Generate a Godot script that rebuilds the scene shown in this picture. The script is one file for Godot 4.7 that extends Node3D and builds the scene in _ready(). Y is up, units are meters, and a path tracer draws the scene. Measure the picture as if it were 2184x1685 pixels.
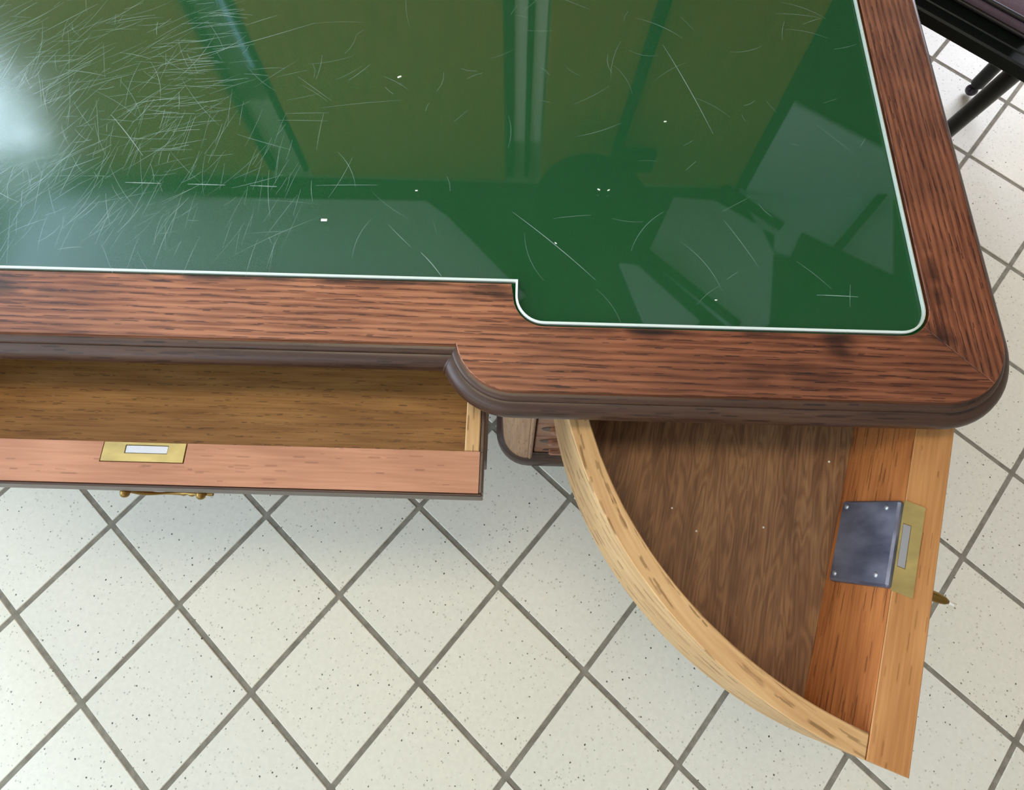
extends Node3D

# ---------------------------------------------------------------- camera frame
const CAM := Vector3(0.87137722, 1.52701401, -0.02286366)
const CAM_RIGHT := Vector3(0.9996393, 0.0082852, -0.0255449)
const CAM_UP := Vector3(-0.0265468, 0.4485512, -0.8933629)
const FOCAL := 1650.0
const PPX := 1107.4
const PPY := 482.07
const CEILING := 3.0
const BACK_Z := -1.74
const LEFT_X := -2.4
const RIGHT_X := 3.3
const FRONT_Z := 2.1
const LUMINAIRE := Vector3(0.5, 2.915, -0.22)
const TOP := 0.770          # desk top height
const MID := 0.485          # the desk's axis of symmetry (x)

var mats := {}
var desk_at := Vector3(MID, 0, -0.64)

# ---------------------------------------------------------------- mesh builder
class Mb:
	var v := PackedVector3Array()
	var n := PackedVector3Array()
	var t := PackedVector2Array()
	var grain := Vector3.RIGHT
	var cover := Vector2(0.5, 0.25)      # metres that the texture spans along and across the grain
	var shift := Vector2.ZERO
	var wear_falloff := false

	func uv(p: Vector3, nn: Vector3) -> Vector2:
		var g := grain
		if absf(nn.dot(g)) > 0.8:
			g = Vector3.UP if absf(nn.y) < 0.8 else Vector3.RIGHT
		var c := nn.cross(g).normalized()
		return Vector2(p.dot(g) / cover.x, p.dot(c) / cover.y) + shift

	func tri_n(a: Vector3, b: Vector3, c: Vector3, na: Vector3, nb: Vector3, nc: Vector3, ua = null, ub = null, uc = null) -> void:
		var f := (b - a).cross(c - a)
		if f.length_squared() < 1e-20:
			return
		var m := (na + nb + nc).normalized()
		var ta: Vector2 = ua if ua != null else uv(a, m)
		var tb: Vector2 = ub if ub != null else uv(b, m)
		var tc: Vector2 = uc if uc != null else uv(c, m)
		if f.dot(m) > 0.0:
			v.append_array([a, c, b]); n.append_array([na, nc, nb]); t.append_array([ta, tc, tb])
		else:
			v.append_array([a, b, c]); n.append_array([na, nb, nc]); t.append_array([ta, tb, tc])

	func tri(a: Vector3, b: Vector3, c: Vector3, out: Vector3) -> void:
		var f := (b - a).cross(c - a).normalized()
		if f.dot(out) < 0.0:
			f = -f
		tri_n(a, b, c, f, f, f)

	func quad(a: Vector3, b: Vector3, c: Vector3, d: Vector3, out: Vector3) -> void:
		tri(a, b, c, out); tri(a, c, d, out)

	# a chamfered box; basis columns are its axes
	func box(c: Vector3, size: Vector3, ch := 0.0015, b := Basis.IDENTITY) -> void:
		var h := size * 0.5
		ch = minf(ch, minf(h.x, minf(h.y, h.z)) * 0.9)
		var ax := [b.x, b.y, b.z]
		var hh := [h.x, h.y, h.z]
		for k in 3:
			var k1 := (k + 1) % 3
			var k2 := (k + 2) % 3
			for s in [-1.0, 1.0]:
				var o: Vector3 = c + ax[k] * hh[k] * s
				var p: Vector3 = ax[k1] * (hh[k1] - ch)
				var q: Vector3 = ax[k2] * (hh[k2] - ch)
				quad(o - p - q, o + p - q, o + p + q, o - p + q, ax[k] * s)
				if ch > 0.0:
					for s2 in [-1.0, 1.0]:
						var r: Vector3 = ax[k2] * (hh[k2] - ch)
						var e1: Vector3 = c + ax[k] * hh[k] * s + ax[k1] * (hh[k1] - ch) * s2
						var e2: Vector3 = c + ax[k] * (hh[k] - ch) * s + ax[k1] * hh[k1] * s2
						quad(e1 - r, e1 + r, e2 + r, e2 - r, ax[k] * s + ax[k1] * s2)
		if ch > 0.0:
			for sx in [-1.0, 1.0]:
				for sy in [-1.0, 1.0]:
					for sz in [-1.0, 1.0]:
						var i := Vector3(h.x - ch, h.y - ch, h.z - ch)
						var o2: Vector3 = c + b.x * i.x * sx + b.y * i.y * sy + b.z * i.z * sz
						tri(o2 + b.x * ch * sx, o2 + b.y * ch * sy, o2 + b.z * ch * sz, b.x * sx + b.y * sy + b.z * sz)

	# upright prism over an outline in x,z with a chamfer along its top edge
	func prism(poly: PackedVector2Array, y0: float, y1: float, ch := 0.0, sides := true, smooth := true) -> void:
		var p := poly
		if not Geometry2D.is_polygon_clockwise(p):
			p = p.duplicate(); p.reverse()
		var top := p
		if ch > 0.0:
			top = Mb.offset(p, -ch)
		var ids := Geometry2D.triangulate_polygon(top)
		for k in range(0, ids.size(), 3):
			tri(Mb.at(top[ids[k]], y1), Mb.at(top[ids[k + 1]], y1), Mb.at(top[ids[k + 2]], y1), Vector3.UP)
		ids = Geometry2D.triangulate_polygon(p)
		for k in range(0, ids.size(), 3):
			tri(Mb.at(p[ids[k]], y0), Mb.at(p[ids[k + 1]], y0), Mb.at(p[ids[k + 2]], y0), Vector3.DOWN)
		if not sides:
			return
		var m := p.size()
		for k in m:
			var a := p[k]
			var b := p[(k + 1) % m]
			if a.distance_to(b) < 1e-6:
				continue
			var o := Mb.outward(a, b)
			var na := o
			var nb := o
			if smooth:
				var pa := Mb.outward(p[(k - 1 + m) % m], a)
				var pb := Mb.outward(b, p[(k + 2) % m])
				if pa.dot(o) > 0.8: na = (pa + o).normalized()
				if pb.dot(o) > 0.8: nb = (pb + o).normalized()
			var A := Vector3(na.x, 0, na.y)
			var B := Vector3(nb.x, 0, nb.y)
			tri_n(Mb.at(a, y0), Mb.at(b, y0), Mb.at(b, y1 - ch), A, B, B)
			tri_n(Mb.at(a, y0), Mb.at(b, y1 - ch), Mb.at(a, y1 - ch), A, B, A)
			if ch > 0.0:
				var ta := top[k]
				var tb := top[(k + 1) % m]
				var U := Vector3.UP
				tri_n(Mb.at(a, y1 - ch), Mb.at(b, y1 - ch), Mb.at(tb, y1), (A + U).normalized(), (B + U).normalized(), (B + U).normalized())
				tri_n(Mb.at(a, y1 - ch), Mb.at(tb, y1), Mb.at(ta, y1), (A + U).normalized(), (B + U).normalized(), (A + U).normalized())

	static func at(p: Vector2, y: float) -> Vector3:
		return Vector3(p.x, y, p.y)

	# outward normal of an edge of an outline that is_polygon_clockwise()
	static func outward(a: Vector2, b: Vector2) -> Vector2:
		var d := (b - a).normalized()
		return Vector2(-d.y, d.x)

	# the outline moved outwards by d with mitred corners, same number of points
	static func offset(p: PackedVector2Array, d: float, closed := true) -> PackedVector2Array:
		var r := PackedVector2Array()
		var m := p.size()
		for k in m:
			var a := p[(k - 1 + m) % m]
			var c := p[(k + 1) % m]
			var o1 := outward(a, p[k])
			var o2 := outward(p[k], c)
			if not closed and k == 0: o1 = o2
			if not closed and k == m - 1: o2 = o1
			var s := o1 + o2
			r.append(p[k] + s * (d / maxf(0.25, 1.0 + o1.dot(o2))))
		return r

	# profile of (out, y) carried along a closed or open clockwise outline
	func sweep(p: PackedVector2Array, prof: PackedVector2Array, closed := true) -> void:
		var rows := []
		for q in prof:
			rows.append(Mb.offset(p, q.x, closed))
		var m := p.size()
		var along := PackedFloat32Array([0.0])
		for k in range(1, m + 1):
			along.append(along[k - 1] + p[k - 1].distance_to(p[k % m]))
		var run := PackedFloat32Array([0.0])
		for j in range(1, prof.size()):
			run.append(run[j - 1] + prof[j].distance_to(prof[j - 1]))
		# profile normals
		var pn := []
		for j in prof.size() - 1:
			var d := (prof[j + 1] - prof[j]).normalized()
			pn.append(Vector2(-d.y, d.x))          # outward when the profile runs down the outside
		for j in prof.size() - 1:
			var n0: Vector2 = pn[j]
			var n1: Vector2 = pn[j]
			if j > 0 and pn[j - 1].dot(pn[j]) > 0.7: n0 = (pn[j - 1] + pn[j]).normalized()
			if j < pn.size() - 1 and pn[j + 1].dot(pn[j]) > 0.7: n1 = (pn[j + 1] + pn[j]).normalized()
			for k in (m if closed else m - 1):
				var k2 := (k + 1) % m
				var o := Mb.outward(p[k], p[k2])
				if p[k].distance_to(p[k2]) < 1e-6: continue
				var oa := o
				var ob := o
				var pa := Mb.outward(p[(k - 1 + m) % m], p[k])
				var pb := Mb.outward(p[k2], p[(k2 + 1) % m])
				if pa.dot(o) > 0.8: oa = (pa + o).normalized()
				if pb.dot(o) > 0.8: ob = (pb + o).normalized()
				var a := Mb.at(rows[j][k], prof[j].y)
				var b := Mb.at(rows[j][k2], prof[j].y)
				var c := Mb.at(rows[j + 1][k2], prof[j + 1].y)
				var d2 := Mb.at(rows[j + 1][k], prof[j + 1].y)
				var na := Vector3(oa.x * n0.x, n0.y, oa.y * n0.x)
				var nb := Vector3(ob.x * n0.x, n0.y, ob.y * n0.x)
				var nc := Vector3(ob.x * n1.x, n1.y, ob.y * n1.x)
				var nd := Vector3(oa.x * n1.x, n1.y, oa.y * n1.x)
				var ua := Vector2(along[k] / cover.x, run[j] / cover.y)
				var ub := Vector2(along[k + 1] / cover.x, run[j] / cover.y)
				var uc := Vector2(along[k + 1] / cover.x, run[j + 1] / cover.y)
				var ud := Vector2(along[k] / cover.x, run[j + 1] / cover.y)
				tri_n(a, b, c, na, nb, nc, ua, ub, uc)
				tri_n(a, c, d2, na, nc, nd, ua, uc, ud)

	# round bar through points; radius may be a number or one per point
	func tube(pts: PackedVector3Array, radius, segs := 12, caps := true) -> void:
		var rings := []
		var ref := Vector3.UP
		var dirs := []
		for k in pts.size():
			var d := (pts[mini(k + 1, pts.size() - 1)] - pts[maxi(k - 1, 0)]).normalized()
			dirs.append(d)
		if absf(dirs[0].dot(ref)) > 0.9: ref = Vector3.RIGHT
		for k in pts.size():
			var d: Vector3 = dirs[k]
			var x := (ref - d * ref.dot(d)).normalized()
			ref = x
			var y := d.cross(x)
			var r: float = radius if radius is float else radius[k]
			var ring := []
			for s in segs:
				var o := x * cos(TAU * s / segs) + y * sin(TAU * s / segs)
				ring.append([pts[k] + o * r, o])
			rings.append(ring)
		for k in pts.size() - 1:
			for s in segs:
				var a: Array = rings[k][s]
				var b: Array = rings[k][(s + 1) % segs]
				var c: Array = rings[k + 1][(s + 1) % segs]
				var d3: Array = rings[k + 1][s]
				tri_n(a[0], b[0], c[0], a[1], b[1], c[1])
				tri_n(a[0], c[0], d3[0], a[1], c[1], d3[1])
		if caps:
			for e in [0, pts.size() - 1]:
				var out: Vector3 = -dirs[0] if e == 0 else dirs[e]
				for s in segs:
					tri(pts[e], rings[e][s][0], rings[e][(s + 1) % segs][0], out)

	# turned solid: profile of (radius, distance along axis)
	func lathe(o: Vector3, axis: Vector3, prof: PackedVector2Array, segs := 18) -> void:
		var x := axis.cross(Vector3.UP if absf(axis.y) < 0.9 else Vector3.RIGHT).normalized()
		var y := axis.cross(x)
		var pn := []
		for j in prof.size() - 1:
			var d := (prof[j + 1] - prof[j]).normalized()
			pn.append(Vector2(d.y, -d.x))
		for j in prof.size() - 1:
			var n0: Vector2 = pn[j]
			var n1: Vector2 = pn[j]
			if j > 0 and pn[j - 1].dot(pn[j]) > 0.6: n0 = (pn[j - 1] + pn[j]).normalized()
			if j < pn.size() - 1 and pn[j + 1].dot(pn[j]) > 0.6: n1 = (pn[j + 1] + pn[j]).normalized()
			for s in segs:
				var d1 := x * cos(TAU * s / segs) + y * sin(TAU * s / segs)
				var d2 := x * cos(TAU * (s + 1) / segs) + y * sin(TAU * (s + 1) / segs)
				var p0: Vector2 = prof[j]
				var p1: Vector2 = prof[j + 1]
				tri_n(o + d1 * p0.x + axis * p0.y, o + d2 * p0.x + axis * p0.y, o + d2 * p1.x + axis * p1.y, d1 * n0.x + axis * n0.y, d2 * n0.x + axis * n0.y, d2 * n1.x + axis * n1.y)
				tri_n(o + d1 * p0.x + axis * p0.y, o + d2 * p1.x + axis * p1.y, o + d1 * p1.x + axis * p1.y, d1 * n0.x + axis * n0.y, d2 * n1.x + axis * n1.y, d1 * n1.x + axis * n1.y)

	# turns a prism built over x,z into one standing in x,y, its base at z = zf
	func stand(zf: float) -> void:
		for k in v.size():
			v[k] = Vector3(v[k].x, v[k].z, zf + v[k].y)
			n[k] = Vector3(n[k].x, n[k].z, n[k].y)
		for k in range(0, v.size(), 3):
			var a := v[k + 1]
			v[k + 1] = v[k + 2]; v[k + 2] = a
			var b := n[k + 1]
			n[k + 1] = n[k + 2]; n[k + 2] = b
			var c := t[k + 1]
			t[k + 1] = t[k + 2]; t[k + 2] = c

	func mesh(origin: Vector3, m: Material) -> ArrayMesh:
		var vv := PackedVector3Array()
		for p in v:
			vv.append(p - origin)
		var nn := PackedVector3Array()
		for q in n:
			nn.append(q.normalized())
		var a := []
		a.resize(Mesh.ARRAY_MAX)
		a[Mesh.ARRAY_VERTEX] = vv
		a[Mesh.ARRAY_NORMAL] = nn
		a[Mesh.ARRAY_TEX_UV] = t
		if wear_falloff:            # a second layer laid over the desk top as a whole
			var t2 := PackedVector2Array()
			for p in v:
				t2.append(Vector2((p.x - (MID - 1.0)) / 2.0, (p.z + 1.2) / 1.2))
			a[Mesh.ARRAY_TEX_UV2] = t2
		var am := ArrayMesh.new()
		am.add_surface_from_arrays(Mesh.PRIMITIVE_TRIANGLES, a)
		am.surface_set_material(0, m)
		return am

# ---------------------------------------------------------------- nodes
func grained(g: Vector3, shift := Vector2.ZERO) -> Mb:
	var b := Mb.new()
	b.grain = g.normalized()
	b.shift = shift
	return b

# commits a shape given in world axes as one named mesh under a parent that stands (unturned) at `origin`
func obj(called: String, b: Mb, m: Material, parent: Node3D = self, origin := Vector3.ZERO) -> MeshInstance3D:
	var o := MeshInstance3D.new()
	o.name = called
	o.mesh = b.mesh(origin, m)
	o.cast_shadow = GeometryInstance3D.SHADOW_CASTING_SETTING_ON
	parent.add_child(o, true)
	return o

func tag(o: Node, label: String, category: String, group := "") -> void:
	o.set_meta("label", label)
	o.set_meta("category", category)
	if group:
		o.set_meta("group", group)

func root_at(called: String, at: Vector3) -> Node3D:
	var o := Node3D.new()
	o.name = called
	o.position = at
	add_child(o, true)
	return o

func struct(called: String, b: Mb, m: Material) -> MeshInstance3D:
	var o := obj(called, b, m)
	o.set_meta("kind", "structure")
	return o

# ---------------------------------------------------------------- materials
func plain(c: Color, rough := 0.6, metal := 0.0, spec := 0.5) -> StandardMaterial3D:
	var m := StandardMaterial3D.new()
	m.albedo_color = c
	m.roughness = rough
	m.metallic = metal
	m.metallic_specular = spec
	return m

func rgb8(r: int, g: int, b: int) -> Color:
	return Color(r / 255.0, g / 255.0, b / 255.0)

func noise_bytes(w: int, h: int, seed_: int, freq: float, sx := 1.0, sy := 1.0, oct := 3) -> PackedByteArray:
	var f := FastNoiseLite.new()
	f.seed = seed_
	f.noise_type = FastNoiseLite.TYPE_SIMPLEX_SMOOTH
	f.frequency = freq
	f.fractal_octaves = oct
	var im := f.get_seamless_image(maxi(8, int(w / sx)), maxi(8, int(h / sy)), false, false, 0.15)
	im.convert(Image.FORMAT_L8)
	im.resize(w, h, Image.INTERPOLATE_CUBIC)
	return im.get_data()

# Wood with its grain along u: broad tone, fine streaks, bands of dark grain, and short open pores.
func wood(light: Color, dark: Color, pore: Color, seed_: int, bands: float, band_mix: float, pores: int, pore_len: float, w := 1024, h := 1024, figure := 0.0, pore_dark := 0.75) -> ImageTexture:
	var rng := RandomNumberGenerator.new()
	rng.seed = seed_
	var fine := noise_bytes(w, h, seed_ + 1, 0.11, 24.0, 1.0, 3)
	var broad := noise_bytes(w, h, seed_ + 2, 0.02, 6.0, 2.0, 2)
	var wave := noise_bytes(w, h, seed_ + 3, 0.012, 3.0, 1.0, 2)
	var mask := PackedByteArray()
	mask.resize(w * h)
	for k in pores:
		var row := rng.randi_range(0, h - 1)
		if bands > 0.0:
			var step := h / bands
			row = int((floorf(row / step) + clampf(rng.randfn(0.27, 0.13), 0.0, 0.99)) * step) % h
		var x0 := rng.randi_range(0, w - 1)
		var ln := int(pore_len * w * rng.randf_range(0.3, 1.4))
		var thick := rng.randi_range(2, 4)
		var depth := rng.randf_range(0.35, 1.0) * 255.0
		var slope := rng.randf_range(-0.03, 0.03)
		for i in ln:
			var e := 1.0 - absf(2.0 * i / ln - 1.0)
			var d := depth * minf(1.0, e * 3.0)
			for j in thick:
				var at := ((row + j + int(slope * i) + h) % h) * w + (x0 + i) % w
				if d > mask[at]:
					mask[at] = int(d)
	var out := PackedByteArray()
	out.resize(w * h * 3)
	var lr := light.r * 255.0; var lg := light.g * 255.0; var lb := light.b * 255.0
	var dr := dark.r * 255.0; var dg := dark.g * 255.0; var db := dark.b * 255.0
	var pr := pore.r * 255.0; var pg := pore.g * 255.0; var pb := pore.b * 255.0
	var k3 := 0
	for y in h:
		var by := y * bands / h * TAU
		for x in w:
			var at := y * w + x
			var s := (fine[at] - 128.0) / 128.0
			var t := 0.38 + 0.5 * (s * 0.6 + (broad[at] - 128.0) / 128.0 * 0.6)
			if band_mix > 0.0:
				t += band_mix * (0.5 + 0.5 * sin(by + (wave[at] - 128.0) * (0.018 + figure)) - 0.45)
			t = clampf(t, 0.0, 1.0)
			var p := mask[at] * pore_dark / 255.0
			out[k3] = int((lr + (dr - lr) * t) * (1.0 - p) + pr * p)
			out[k3 + 1] = int((lg + (dg - lg) * t) * (1.0 - p) + pg * p)
			out[k3 + 2] = int((lb + (db - lb) * t) * (1.0 - p) + pb * p)
			k3 += 3
	return ImageTexture.create_from_image(Image.create_from_data(w, h, false, Image.FORMAT_RGB8, out))

func textured(t: Texture2D, rough := 0.55, spec := 0.5) -> StandardMaterial3D:
	var m := plain(Color.WHITE, rough, 0.0, spec)
	m.albedo_texture = t
	return m

func mottled(a: Color, b: Color, seed_: int, freq: float, w := 512, grainy := 0.0) -> ImageTexture:
	var rng := RandomNumberGenerator.new()
	rng.seed = seed_
	var n1 := noise_bytes(w, w, seed_, freq, 1.0, 1.0, 4)
	var out := PackedByteArray()
	out.resize(w * w * 3)
	for at in w * w:
		var t := clampf(n1[at] / 255.0 + (rng.randf() - 0.5) * grainy, 0.0, 1.0)
		var c := a.lerp(b, t)
		out[at * 3] = int(c.r * 255.0); out[at * 3 + 1] = int(c.g * 255.0); out[at * 3 + 2] = int(c.b * 255.0)
	return ImageTexture.create_from_image(Image.create_from_data(w, w, false, Image.FORMAT_RGB8, out))

# glazed ceramic: cream with grey clouds and little brown-black specks; spans 0.4 m
func ceramic(base: Color) -> ImageTexture:
	var w := 1024
	var rng := RandomNumberGenerator.new()
	rng.seed = 77
	var n1 := noise_bytes(w, w, 5, 0.03, 1.0, 1.0, 4)
	var out := PackedByteArray()
	out.resize(w * w * 3)
	for at in w * w:
		var t := (n1[at] - 128.0) / 128.0 * 0.018
		out[at * 3] = int(clampf(base.r + t, 0, 1) * 255.0); out[at * 3 + 1] = int(clampf(base.g + t, 0, 1) * 255.0); out[at * 3 + 2] = int(clampf(base.b + t, 0, 1) * 255.0)
	var spots := 1100
	for k in spots:
		var strong := k < 120
		var x := rng.randi_range(0, w - 1)
		var y := rng.randi_range(0, w - 1)
		var r := rng.randf_range(1.6, 3.6) if strong else rng.randf_range(1.5, 4.0)
		var st := rng.randf_range(0.6, 1.0) if strong else rng.randf_range(0.06, 0.26)
		var el := rng.randf_range(0.6, 1.5)
		for j in range(-6, 7):
			for i in range(-6, 7):
				var d := sqrt(i * i * el + j * j / el)
				var a := clampf(r - d + 0.5, 0.0, 1.0) * st
				if a <= 0.0: continue
				var at := (((y + j + w) % w) * w + (x + i + w) % w) * 3
				out[at] = int(lerpf(out[at], 52, a)); out[at + 1] = int(lerpf(out[at + 1], 46, a)); out[at + 2] = int(lerpf(out[at + 2], 36, a))
	return ImageTexture.create_from_image(Image.create_from_data(w, w, false, Image.FORMAT_RGB8, out))

func build_materials() -> void:
	mats.top = textured(wood(rgb8(168, 112, 80), rgb8(112, 64, 40), rgb8(54, 26, 17), 11, 34, 0.6, 1700, 0.045, 1024, 1024, 0.0, 0.85), 0.45, 0.45)
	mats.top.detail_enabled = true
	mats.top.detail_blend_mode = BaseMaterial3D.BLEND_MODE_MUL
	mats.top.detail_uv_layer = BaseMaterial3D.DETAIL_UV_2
	mats.top.detail_albedo = top_wear_and_falloff()
	mats.moulding = textured(wood(rgb8(82, 57, 44), rgb8(48, 31, 24), rgb8(30, 18, 13), 21, 0, 0.0, 500, 0.06, 512, 512), 0.37, 0.46)
	mats.pink = textured(wood(rgb8(190, 136, 106), rgb8(156, 104, 78), rgb8(120, 76, 55), 31, 0, 0.0, 350, 0.03, 1024, 512, 0.0, 0.45), 0.5, 0.4)
	mats.drawer_floor = textured(wood(rgb8(172, 126, 70), rgb8(122, 80, 36), rgb8(60, 38, 18), 41, 30, 0.15, 1300, 0.02, 1024, 1024, 0.01, 0.55), 0.5, 0.4)
	mats.pale = textured(wood(rgb8(206, 168, 118), rgb8(176, 132, 84), rgb8(96, 66, 36), 51, 26, 0.2, 650, 0.045, 1024, 512, 0.01, 0.6), 0.55, 0.4)
	mats.orange = textured(wood(rgb8(196, 142, 88), rgb8(160, 106, 58), rgb8(110, 66, 34), 61, 0, 0.0, 220, 0.03, 1024, 512, 0.0, 0.5), 0.5, 0.4)
	mats.red = textured(wood(rgb8(190, 120, 66), rgb8(142, 80, 40), rgb8(70, 36, 18), 71, 0, 0.0, 420, 0.07, 1024, 512, 0.0, 0.5), 0.5, 0.4)
	mats.dark_board = textured(wood(rgb8(150, 111, 76), rgb8(98, 66, 45), rgb8(44, 27, 19), 81, 5, 0.38, 500, 0.05, 1024, 1024, 0.07, 0.3), 0.5, 0.4)
	mats.post = textured(wood(rgb8(176, 136, 100), rgb8(136, 98, 72), rgb8(92, 60, 42), 91, 0, 0.0, 300, 0.05, 512, 512), 0.45, 0.5)
	mats.face = textured(wood(rgb8(160, 112, 84), rgb8(120, 78, 56), rgb8(80, 48, 34), 95, 0, 0.0, 300, 0.05, 512, 512), 0.45, 0.5)
	mats.leather = textured(mottled(rgb8(16, 72, 34), rgb8(30, 92, 48), 101, 0.25, 1024, 0.25), 0.9, 0.1)
	mats.brass = plain(rgb8(200, 182, 126), 0.5, 0.55)
	mats.brass.albedo_texture = mottled(rgb8(255, 250, 235), rgb8(200, 196, 180), 103, 0.03, 256)
	mats.old_brass = plain(rgb8(138, 108, 56), 0.32, 0.9)
	mats.steel = plain(rgb8(178, 180, 186), 0.4, 0.75)
	mats.lock_steel = plain(rgb8(140, 142, 156), 0.5, 0.5)
	mats.lock_steel.albedo_texture = mottled(rgb8(255, 255, 255), rgb8(150, 150, 160), 105, 0.025, 256)
	mats.ground = plain(rgb8(214, 226, 220), 0.7, 0.0, 0.4)
	mats.scratch = plain(Color(0.86, 0.97, 0.96, 0.34), 0.7, 0.0, 0.3)
	mats.scratch.transparency = BaseMaterial3D.TRANSPARENCY_ALPHA
	mats.crumb = plain(rgb8(240, 238, 230), 0.5)
	mats.black_metal = plain(rgb8(14, 20, 18), 0.3, 0.0, 0.35)
	mats.plastic = plain(rgb8(34, 28, 40), 0.3, 0.0, 0.5)
	mats.cushion = textured(mottled(rgb8(120, 104, 116), rgb8(98, 82, 94), 107, 0.2, 256, 0.3), 0.8, 0.3)
	mats.piping = plain(rgb8(22, 18, 22), 0.5)
	mats.grout = textured(mottled(rgb8(150, 144, 130), rgb8(116, 110, 98), 109, 0.05, 512, 0.2), 0.9, 0.2)
	mats.tile = []
	var cer := ceramic(rgb8(222, 217, 202))
	for c in [Color(1, 1, 1), Color(0.99, 0.99, 0.985), Color(1, 0.995, 0.985), Color(0.983, 0.983, 0.983)]:
		var tm := textured(cer, 0.42, 0.45)
		tm.albedo_color = c
		mats.tile.append(tm)
	mats.wall = plain(rgb8(176, 168, 152), 0.85)
	mats.ceiling = plain(rgb8(70, 68, 66), 0.9)
	mats.white = plain(rgb8(232, 230, 228), 0.8)
	mats.panel = plain(rgb8(222, 231, 252), 0.8)
	mats.warm = textured(wood(rgb8(190, 122, 62), rgb8(160, 96, 46), rgb8(120, 70, 36), 111, 0, 0.0, 200, 0.06, 512, 512), 0.6, 0.4)
	mats.lit = plain(rgb8(255, 240, 215), 0.6)
	mats.lit.emission_enabled = true
	mats.lit.emission = rgb8(255, 236, 205)
	mats.lit.emission_energy_multiplier = 1.2
	mats.black = plain(rgb8(28, 26, 25), 0.7)
	mats.pane = plain(Color(0.95, 0.98, 1.0, 0.05), 0.0, 0.0, 0.5)
	mats.pane.transparency = BaseMaterial3D.TRANSPARENCY_ALPHA
	# desk glass: smooth, but dulled by wear where the writer's arms have rubbed it (x, z in metres below)
	mats.glass = plain(Color(0.9, 0.97, 0.93, 0.006), 0.25, 0.0, 0.5)
	mats.glass.transparency = BaseMaterial3D.TRANSPARENCY_ALPHA
	mats.glass.roughness_texture = wear_map()
	mats.glass.roughness_texture_channel = BaseMaterial3D.TEXTURE_CHANNEL_RED

# smudges and a faded middle; light falling off towards the ends is painted in
func top_wear_and_falloff() -> ImageTexture:
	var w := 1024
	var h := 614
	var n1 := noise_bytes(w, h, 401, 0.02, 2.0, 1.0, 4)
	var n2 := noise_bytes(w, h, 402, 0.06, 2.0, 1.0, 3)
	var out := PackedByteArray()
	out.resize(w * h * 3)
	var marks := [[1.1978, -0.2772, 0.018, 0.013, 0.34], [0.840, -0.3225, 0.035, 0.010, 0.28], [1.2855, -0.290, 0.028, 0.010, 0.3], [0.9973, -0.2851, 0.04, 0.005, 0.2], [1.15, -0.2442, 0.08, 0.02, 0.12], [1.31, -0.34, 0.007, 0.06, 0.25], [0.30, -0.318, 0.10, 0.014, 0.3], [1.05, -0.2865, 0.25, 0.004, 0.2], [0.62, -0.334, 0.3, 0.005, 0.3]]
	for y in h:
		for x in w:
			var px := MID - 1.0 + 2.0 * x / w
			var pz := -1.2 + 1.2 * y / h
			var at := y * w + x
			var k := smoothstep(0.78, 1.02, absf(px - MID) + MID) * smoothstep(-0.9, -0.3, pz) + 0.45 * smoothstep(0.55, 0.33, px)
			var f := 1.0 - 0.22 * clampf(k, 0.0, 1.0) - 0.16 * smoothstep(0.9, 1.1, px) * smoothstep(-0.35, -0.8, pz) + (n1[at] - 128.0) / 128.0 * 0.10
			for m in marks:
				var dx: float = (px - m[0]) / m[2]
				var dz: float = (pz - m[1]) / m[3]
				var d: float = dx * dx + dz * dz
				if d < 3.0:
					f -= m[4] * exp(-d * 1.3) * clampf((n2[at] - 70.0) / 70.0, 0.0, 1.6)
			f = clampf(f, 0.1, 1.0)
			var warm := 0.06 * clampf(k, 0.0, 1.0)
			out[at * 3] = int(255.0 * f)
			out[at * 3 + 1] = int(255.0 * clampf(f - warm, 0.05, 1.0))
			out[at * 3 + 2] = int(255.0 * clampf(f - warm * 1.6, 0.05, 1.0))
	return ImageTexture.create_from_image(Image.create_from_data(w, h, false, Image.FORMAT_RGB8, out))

# rubbed patch of the glass: spans 2 m x 1 m of the sheet, value x 0.25 = roughness
func wear_map() -> ImageTexture:
	var w := 512
	var h := 256
	var n1 := noise_bytes(w, h, 301, 0.03, 1.0, 1.0, 3)
	var out := PackedByteArray()
	out.resize(w * h * 3)
	for y in h:
		for x in w:
			var px := MID - 1.0 + 2.0 * x / w
			var pz := -1.1 + 1.0 * y / h
			var d := Vector2((px - 0.16) / 0.34, (pz + 0.53) / 0.34).length()
			var k := clampf(1.25 - d, 0.0, 1.0) * (0.55 + 0.45 * n1[y * w + x] / 255.0)
			var v := int(255.0 * clampf(0.10 + 0.9 * k, 0.0, 1.0))
			var at := (y * w + x) * 3
			out[at] = v; out[at + 1] = v; out[at + 2] = v
	return ImageTexture.create_from_image(Image.create_from_data(w, h, false, Image.FORMAT_RGB8, out))

# ---------------------------------------------------------------- outlines
func arc(c: Vector2, r: float, a0: float, a1: float, steps: int) -> PackedVector2Array:
	var p := PackedVector2Array()
	for k in steps + 1:
		var a := deg_to_rad(lerpf(a0, a1, float(k) / steps))
		p.append(c + Vector2(cos(a), sin(a)) * r)
	return p

func mirrored(p: PackedVector2Array) -> PackedVector2Array:
	var q := PackedVector2Array()
	for k in p.size():
		var e := p[p.size() - 1 - k]
		q.append(Vector2(2.0 * MID - e.x, e.y))
	return q

const BACK := -1.09     # back edge of the desk's wooden top (upper face)

# right half of the top's outer edge, from the middle of the front to the middle of the back
func outer_half() -> PackedVector2Array:
	var p := PackedVector2Array()
	p.append(Vector2(0.8055, -0.267))
	p.append_array(arc(Vector2(0.866, -0.281), 0.0605, 167.0, 90.0, 14))
	p.append_array(arc(Vector2(1.298, -0.290), 0.0695, 90.0, 0.0, 14))
	p.append_array(arc(Vector2(1.298, BACK + 0.07), 0.0695, 0.0, -90.0, 14))
	return p

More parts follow.
